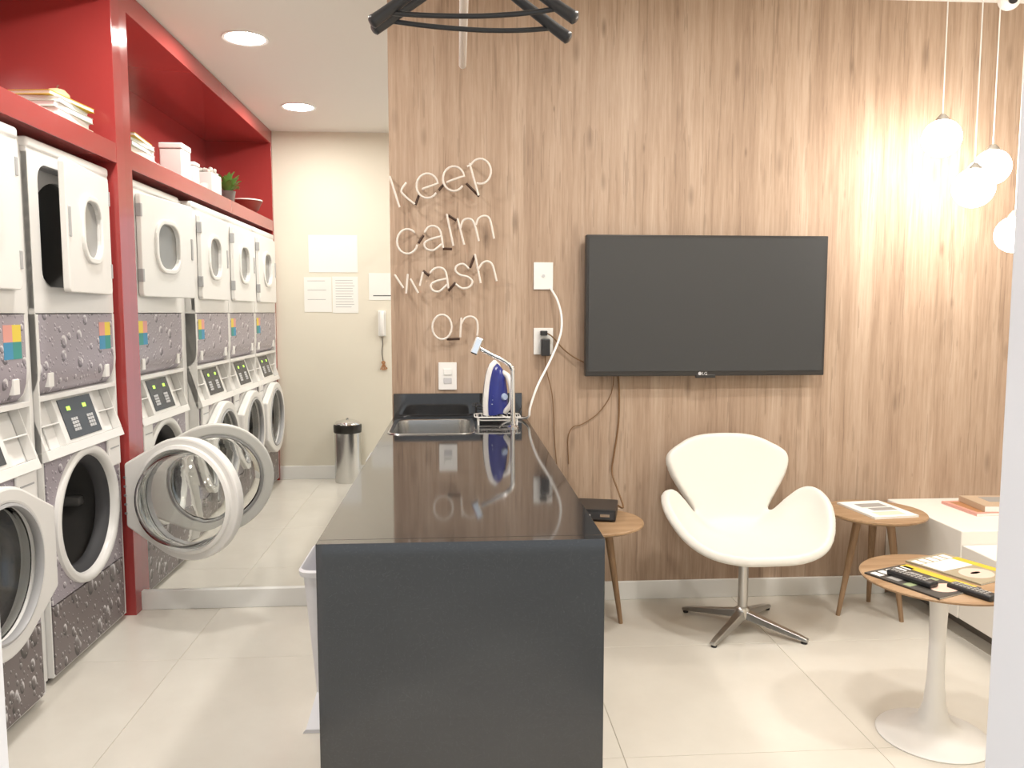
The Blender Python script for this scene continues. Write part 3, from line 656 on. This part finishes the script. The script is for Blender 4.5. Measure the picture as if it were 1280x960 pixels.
bm = new(); box(bm, -.12, .12, -.10, .10, .004, .052, bev=.004); obj('box_case', bm, 'black_plastic', bx)
B('front_panel', 'panel_dark', bx, -.112, .112, -.1025, -.099, .012, .044)
B('front_port', 'steel', bx, .055, .095, -.104, -.102, .022, .034); B('front_label', 'key_grey', bx, -.02, .015, -.1035, -.102, .022, .032)
for sx in (-1, 1):
    for sy in (-1, 1): bm = new(); cyl(bm, (sx * .1, sy * .08, 0), (sx * .1, sy * .08, .005), .008, seg=12); obj('rubber_foot', bm, 'gasket', bx)
TX, TY, ZU = 1.520, 2.37, .527
tt = thing('pedestal_table', 'round wood-topped table on a white trumpet-shaped pedestal', 'side table', (TX, TY, 0))
bm = new(); lathe(bm, [(0, ZU), (.232, ZU), (.237, ZU - .004), (.235, ZU - .010), (.205, ZU - .020), (0, ZU - .020)], 72); obj('table_top', bm, 'table_wood', tt, smooth=40)
bm = new(); lathe(bm, [(0, 0), (.168, 0), (.170, .004), (.165, .009), (.12, .020), (.075, .036), (.048, .062), (.033, .11), (.026, .19), (.024, .30), (.026, .40), (.029, .46), (.036, .49), (.05, ZU - .02), (0, ZU - .02)], 64); obj('pedestal', bm, 'plastic_white', tt, smooth=50)
# ------------------------------------------------------------------ reading matter
def frame_of(px, z):
    """place of a flat thing from the pixels of its four corners on the plane z"""
    q = [at_z(*p_, z) for p_ in px]; c = sum(q, Vector()) / 4; d = (q[1] - q[0]) + (q[2] - q[3]); a = math.atan2(d.y, d.x); return c, a
def magazine(name, lab, cat, c, a, w, hgt, th, z, cover, prints=(), group=None):
    t = thing(name, lab, cat, (c.x, c.y, z), a, group)
    B('pages', 'paper', t, -w / 2 + .001, w / 2 - .002, -hgt / 2 + .001, hgt / 2 - .001, .0008, th - .0008)
    bm = new(); box(bm, -w / 2, w / 2, -hgt / 2, hgt / 2, 0, .0008); box(bm, -w / 2, w / 2, -hgt / 2, hgt / 2, th - .0008, th); box(bm, -w / 2, -w / 2 + .001, -hgt / 2, hgt / 2, 0, th); obj('cover', bm, cover, t)
    for poly, m_ in prints:
        bm = new(); prism(bm, [(x * w / 2, y * hgt / 2) for x, y in poly], lambda x, y: (x, y, th), lambda x, y: (x, y, th + .0004)); obj('cover_print', bm, m_, t)
    return t
def rc(x0, x1, y0, y1): return [(x0, y0), (x1, y0), (x1, y1), (x0, y1)]
def oval(cx, cy, rx, ry): return [(cx + rx * math.cos(2 * math.pi * k / 20), cy + ry * math.sin(2 * math.pi * k / 20)) for k in range(20)]
lett = [(rc(-.90 + .36 * k, -.66 + .36 * k, .62, .90), 'paper') for k in range(5)]
MA = math.atan2(at_z(1145, 707, ZU).y - at_z(1093, 718, ZU).y, at_z(1145, 707, ZU).x - at_z(1093, 718, ZU).x)
c1, _ = frame_of([(1093, 718), (1145, 707), (1213, 735), (1160, 750)], ZU)
magazine('magazine', 'magazine with a yellow edge strip lying under the two remotes', 'magazine', c1, MA, .195, .26, .005, ZU, 'mag_black',
         lett + [(rc(.62, .98, -.9, .95), 'mag_yellow'), (oval(.0, -.62, .55, .26), 'mag_skin'), (rc(-.8, .4, .18, .5), 'mag_grey'), (rc(-.9, .5, -.2, .0), 'mag_green')], 'magazines on the pedestal table')
c2, _ = frame_of([(1146, 706), (1193, 696), (1250, 716), (1205, 732)], ZU)
magazine('magazine', 'magazine with a pale cover and a face print at the table back', 'magazine', c2 + Vector((.012, .005, 0)), MA, .195, .26, .005, ZU, 'mag_olive',
         lett + [(rc(-.9, .62, .0, .58), 'paper'), (rc(.64, .98, -.95, .6), 'mag_yellow'), (oval(-.1, -.45, .6, .36), 'mag_skin'), (oval(-.1, -.42, .22, .06), 'mag_black')], 'magazines on the pedestal table')
def remote(lab, p0, p1, z):
    a, b = at_z(*p0, z), at_z(*p1, z); d = b - a; ln = min(.19, max(.13, d.length))
    t = thing('remote_control', lab, 'remote control', ((a.x + b.x) / 2, (a.y + b.y) / 2, z), math.atan2(d.y, d.x), 'remotes on the pedestal table')
    bm = new(); box(bm, -ln / 2, ln / 2, -.022, .022, 0, .018, bev=.006, seg=3); obj('remote_body', bm, 'black_plastic', t, smooth=40)
    bm = new()
    for i in range(9):
        for j in range(3): x = -ln * .42 + i * ln * .09; box(bm, x, x + .008, -.015 + j * .011, -.008 + j * .011, .0175, .0195)
    obj('buttons', bm, 'mag_grey', t)
remote('black remote lying across the yellow edged magazine', (1113, 717), (1168, 735), ZU + .0056)
remote('black remote nearest the rim of the pedestal table', (1188, 734), (1244, 752), ZU + .0003)
c3, a3 = frame_of([(1052, 627), (1107, 624), (1147, 650), (1080, 653)], ZA)
magazine('magazine', 'pale grey printed magazine on the wooden table beside the bench', 'magazine', c3, a3, .21, .28, .008, ZA, 'paper', [(rc(-.5, .7, .2, .65), 'mag_grey'), (rc(-.35, .75, -.25, .1), 'mag_grey'), (rc(-.6, .6, -.8, -.4), 'book_cream')])
# bench
bn = thing('bench', 'white built-in bench with a raised back block along the right side', 'bench', (2.06, 3.0, 0))
ZB = .463
B('raised_block', 'bench_white', bn, 0, XR - 2.06 - .002, 3.085 - 3.0, YW - 3.0 - .001, .095, ZB, bev=.004)
B('seat_block', 'bench_white', bn, 0.004, XR - 2.06 - .002, 1.9 - 3.0, 3.083 - 3.0, .095, .405, bev=.004)
B('plinth', 'shadow_base', bn, .12, XR - 2.06 - .002, 1.95 - 3.0, YW - 3.0 - .001, 0, .095)  # shade under the bench is put into the plinth colour
c4, a4 = frame_of([(1176, 619), (1262, 620), (1266, 640), (1186, 640)], ZB)
magazine('book', 'pink covered book lying on the white bench', 'book', Vector((2.42, 3.44, 0)), R(3), .30, .24, .012, ZB, 'pink', [(rc(-.85, .2, -.8, .8), 'coppery')], 'books on the bench')
magazine('book', 'tan covered thick book on top of the pink one', 'book', Vector((2.475, 3.43, 0)), R(-4), .28, .21, .026, ZB + .013, 'tan_page', [(rc(-.5, .9, -.2, .7), 'mag_grey')], 'books on the bench')
# ------------------------------------------------------------------ pendant globes and dome camera
PX = [((1177, 173), 3.36, .078, 'frosted globe pendant hanging leftmost of the four'), ((1240, 209), 3.36, .074, 'frosted globe pendant just above and right of the lowest bright pair'),
      ((1217, 235), 3.15, .078, 'frosted globe pendant in front, left of its close neighbour'), ((1268, 293), 3.12, .072, 'frosted globe pendant hanging lowest by the door frame')]
for (px, py), y, r, lab in PX:
    c = at_y(px, py, y); t = thing('globe_pendant', lab, 'pendant lamp', (c.x, c.y, c.z - r), 0, 'globe pendant lamps in the corner')
    bm = new(); g = bmesh.ops.create_uvsphere(bm, u_segments=32, v_segments=20, radius=r)['verts']; bmesh.ops.translate(bm, verts=g, vec=(0, 0, r)); obj('glass_globe', bm, 'globe_glow', t, smooth=80)
    bm = new(); lathe(bm, [(0, 2 * r + .022), (.010, 2 * r + .022), (.026, 2 * r + .004), (.028, 2 * r - .006), (0, 2 * r - .006)], 24); obj('cap', bm, 'alu', t, smooth=40)
    bm = new(); tube(bm, [(0, 0, 2 * r + .02), (0, 0, ZC - c.z + r - .02)], .0028, 8); obj('cord', bm, 'white_trim', t, smooth=60)
    bm = new(); lathe(bm, [(0, ZC - c.z + r - .028), (.035, ZC - c.z + r - .024), (.045, ZC - c.z + r - .001), (0, ZC - c.z + r - .001)], 28); obj('ceiling_rose', bm, 'white_trim', t, smooth=40)
cc = thing('dome_camera', 'small white security camera under the ceiling corner', 'security camera', (2.43, 3.50, ZC - .001))
bm = new(); lathe(bm, [(0, -.024), (.05, -.024), (.055, -.012), (.055, 0), (0, 0)], 32); obj('mount', bm, 'plastic_white', cc, smooth=40)
bm = new(); g = bmesh.ops.create_uvsphere(bm, u_segments=24, v_segments=16, radius=.046)['verts']; bmesh.ops.translate(bm, verts=g, vec=(0, 0, -.045)); obj('ball_head', bm, 'plastic_white', cc, smooth=80)
bm = new(); cyl(bm, (-.010, -.036, -.058), (-.013, -.047, -.062), .018, seg=20); obj('lens', bm, 'black_plastic', cc)
# ------------------------------------------------------------------ hanging rail and hangers over the counter
ZR = 2.20
ra = thing('hanging_rail', 'chrome clothes rail hung from the ceiling above the counter', 'rail', (.022, 2.1, ZR))
bm = new(); tube(bm, [(0, -.75, 0), (0, .725, 0), (0, .735, 0)], [.0125, .0125, .006], 18); obj('rail_tube', bm, 'rail_satin', ra, smooth=60)
for y in (-.65, .02):
    bm = new(); cyl(bm, (0, y, .012), (0, y, ZC - ZR - .012), .006, seg=14); obj('drop_rod', bm, 'chrome', ra, smooth=60)
    bm = new(); lathe(bm, [(0, ZC - ZR - .014), (.03, ZC - ZR - .012), (.03, ZC - ZR - .001), (0, ZC - ZR - .001)], 24, Matrix.Translation((0, y, 0))); obj('ceiling_flange', bm, 'chrome', ra, smooth=40)
HG = [(1.715, -7, 'black plastic hanger nearer the camera on the chrome rail'), (1.795, 4, 'black plastic hanger behind the other on the chrome rail')]
h0 = None
for y, a, lab in HG:
    if h0 is None:
        h0 = o = thing('clothes_hanger', lab, 'hanger')
        # hook over the rail
        hk = [Vector((-.018, 0, -.006))] + [Vector((.018 * math.cos(R(q)), 0, .0 + .0165 * math.sin(R(q)))) for q in range(180, -21, -20)] + [Vector((.012, 0, -.022)), Vector((.002, 0, -.04)), Vector((0, 0, -.06)), Vector((0, 0, -.112))]
        bm = new(); tube(bm, hk, .0022, 8); obj('hook', bm, 'chrome', o, smooth=70)
        for s in (-1, 1):
            P = smooth_path([(0, 0, -.112), (s * .06, 0, -.138), (s * .13, .0, -.185), (s * .185, -.006, -.226), (s * .212, -.012, -.246)], 5)
            n = len(P); bm = new(); tube(bm, P, [.010 + .006 * k / (n - 1) if k < n - 1 else .010 for k in range(n)], 12, flat=.85); obj('shoulder_arm', bm, 'black_plastic', o, smooth=70)
        bm = new(); tube(bm, smooth_path([(-.178, 0, -.222), (-.09, 0, -.229), (.02, 0, -.232), (.11, 0, -.228), (.178, 0, -.220)], 5), .0052, 10); obj('trouser_bar', bm, 'black_plastic', o, smooth=70)
    else: o = copy_tree(h0)
    o.location = (.036, y, ZR + .0005); o.rotation_euler = (0, 0, R(a)); tag(o, lab, 'hanger', 'black hangers on the rail')
# ------------------------------------------------------------------ white bin beside the counter
bi = thing('waste_bin', 'white plastic bin standing on the floor beside the black counter', 'bin', (-.415, 2.72, 0))
bm = new(); Ls = []
for w, d, z, r in ((.055, .10, .012, .03), (.060, .105, .0, .03), (.095, .155, .50, .04), (.106, .168, .505, .045), (.108, .170, .522, .045), (.100, .162, .528, .04), (.090, .150, .515, .038), (.056, .10, .02, .03)):
    Ls.append([bm.verts.new((x, y, z)) for x, y in rrect(-w, w, -d, d, r)])
for A, Bq in zip(Ls, Ls[1:]):
    for k in range(len(A)): bm.faces.new((A[k], A[(k + 1) % len(A)], Bq[(k + 1) % len(A)], Bq[k]))
bm.faces.new(Ls[0]); bm.faces.new(Ls[-1]); obj('bin_body', bm, 'bin_white', bi, smooth=40)
bm = new(); prism(bm, [(-.055, -.20), (.05, -.20), (.03, -.10), (-.03, -.10)], lambda x, y: (x - .04, y, 0), lambda x, y: (x * .8 - .04, y, .012 if y < -.15 else .09)); obj('foot_pedal', bm, 'bin_white', bi)
# ------------------------------------------------------------------ on the cream wall behind (seen in the mirror)
tb = thing('pedal_bin', 'slim round steel bin with a black liner by the cream wall', 'bin', (-.885, .935, 0))
bm = new(); lathe(bm, [(0, 0), (.103, 0), (.105, .01), (.105, .44), (0, .44)], 40); obj('bin_body', bm, 'steel', tb, smooth=40)
bm = new(); lathe(bm, [(.106, .40), (.110, .405), (.112, .455), (.107, .468), (.10, .462)], 40)
obj('liner_edge', bm, 'bag_black', tb, smooth=60)
bm = new(); lathe(bm, [(.106, .462), (.106, .47), (.09, .490), (.05, .502), (0, .505)], 40); obj('lid', bm, 'chrome', tb, smooth=50)
bm = new(); lathe(bm, [(0, .50), (.012, .504), (.012, .515), (0, .518)], 16); obj('lid_knob', bm, 'chrome', tb, smooth=50)
def notice(lab, x0, x1, z0, z1, lines=0, bar=None):
    t = thing('notice_sheet', lab, 'notice', ((x0 + x1) / 2, YF, z0), 0, 'sheets on the cream wall'); w, hh = (x1 - x0) / 2, z1 - z0
    B('sheet', 'paper', t, -w, w, .0005, .003, 0, hh)
    if lines:
        bm = new(); rq = random.Random(lines)
        for k in range(lines): zz = hh * (.90 - .8 * k / lines); box(bm, -w * .75, w * rq.uniform(.45, .75), .003, .0034, zz - .004, zz)
        obj('printed_lines', bm, 'ink', t)
    if bar:
        B('printed_bar', 'ink_dark', t, *bar)
notice('large blank notice sheet on the cream wall, topmost in the mirror', -1.185, -.798, 1.676, 1.972)
notice('notice sheet with faint blocks below the large one, left in the mirror', -1.226, -1.008, 1.360, 1.638, 3)
notice('notice sheet full of printed lines below the large one', -1.002, -.798, 1.352, 1.643, 11)
notice('notice sheet with a dark bar next to the doorway frame', -.711, -.525, 1.455, 1.672, 0, (-.06, .09, .003, .0034, .032, .040))
ic = thing('intercom_phone', 'slim white intercom handset on the cream wall by the doorway', 'intercom', (-.610, YF, 1.165))
B('wall_cradle', 'plastic_white', ic, -.030, .030, .0005, .018, 0, .205, bev=.004)
bm = new(); tube(bm, smooth_path([(0, .024, .008), (0, .034, .04), (0, .040, .10), (0, .034, .165), (0, .024, .198)], 4), [.020] * 17, 12, flat=.7); obj('handset', bm, 'plastic_white', ic, smooth=60)
ky = thing('key_bunch', 'bunch of keys on a cord hanging below the intercom handset', 'keys', (-.612, YF, 1.163))
bm = new(); tube(bm, smooth_path([(0, .012, 0), (.004, .010, -.06), (-.002, .010, -.13), (.006, .010, -.20)], 5), .004, 8); obj('key_cord', bm, 'pot_grey', ky, smooth=70)
for k in range(4):
    bm = new(); g = lathe(bm, [(.004, -.0015), (.014, -.0015), (.014, .0015), (.004, .0015), (.004, -.0015)], 16, Matrix.Rotation(R(90), 4, 'X')); box(bm, -.004, .004, -.0015, .0015, -.062, -.012); box(bm, .003, .009, -.0015, .0015, -.060, -.048)
    obj('key', bm, 'coppery', ky, loc=(.006 + .002 * k, .006 + .005 * k, -.212), rot=(0, R(-28 + 18 * k), 0))
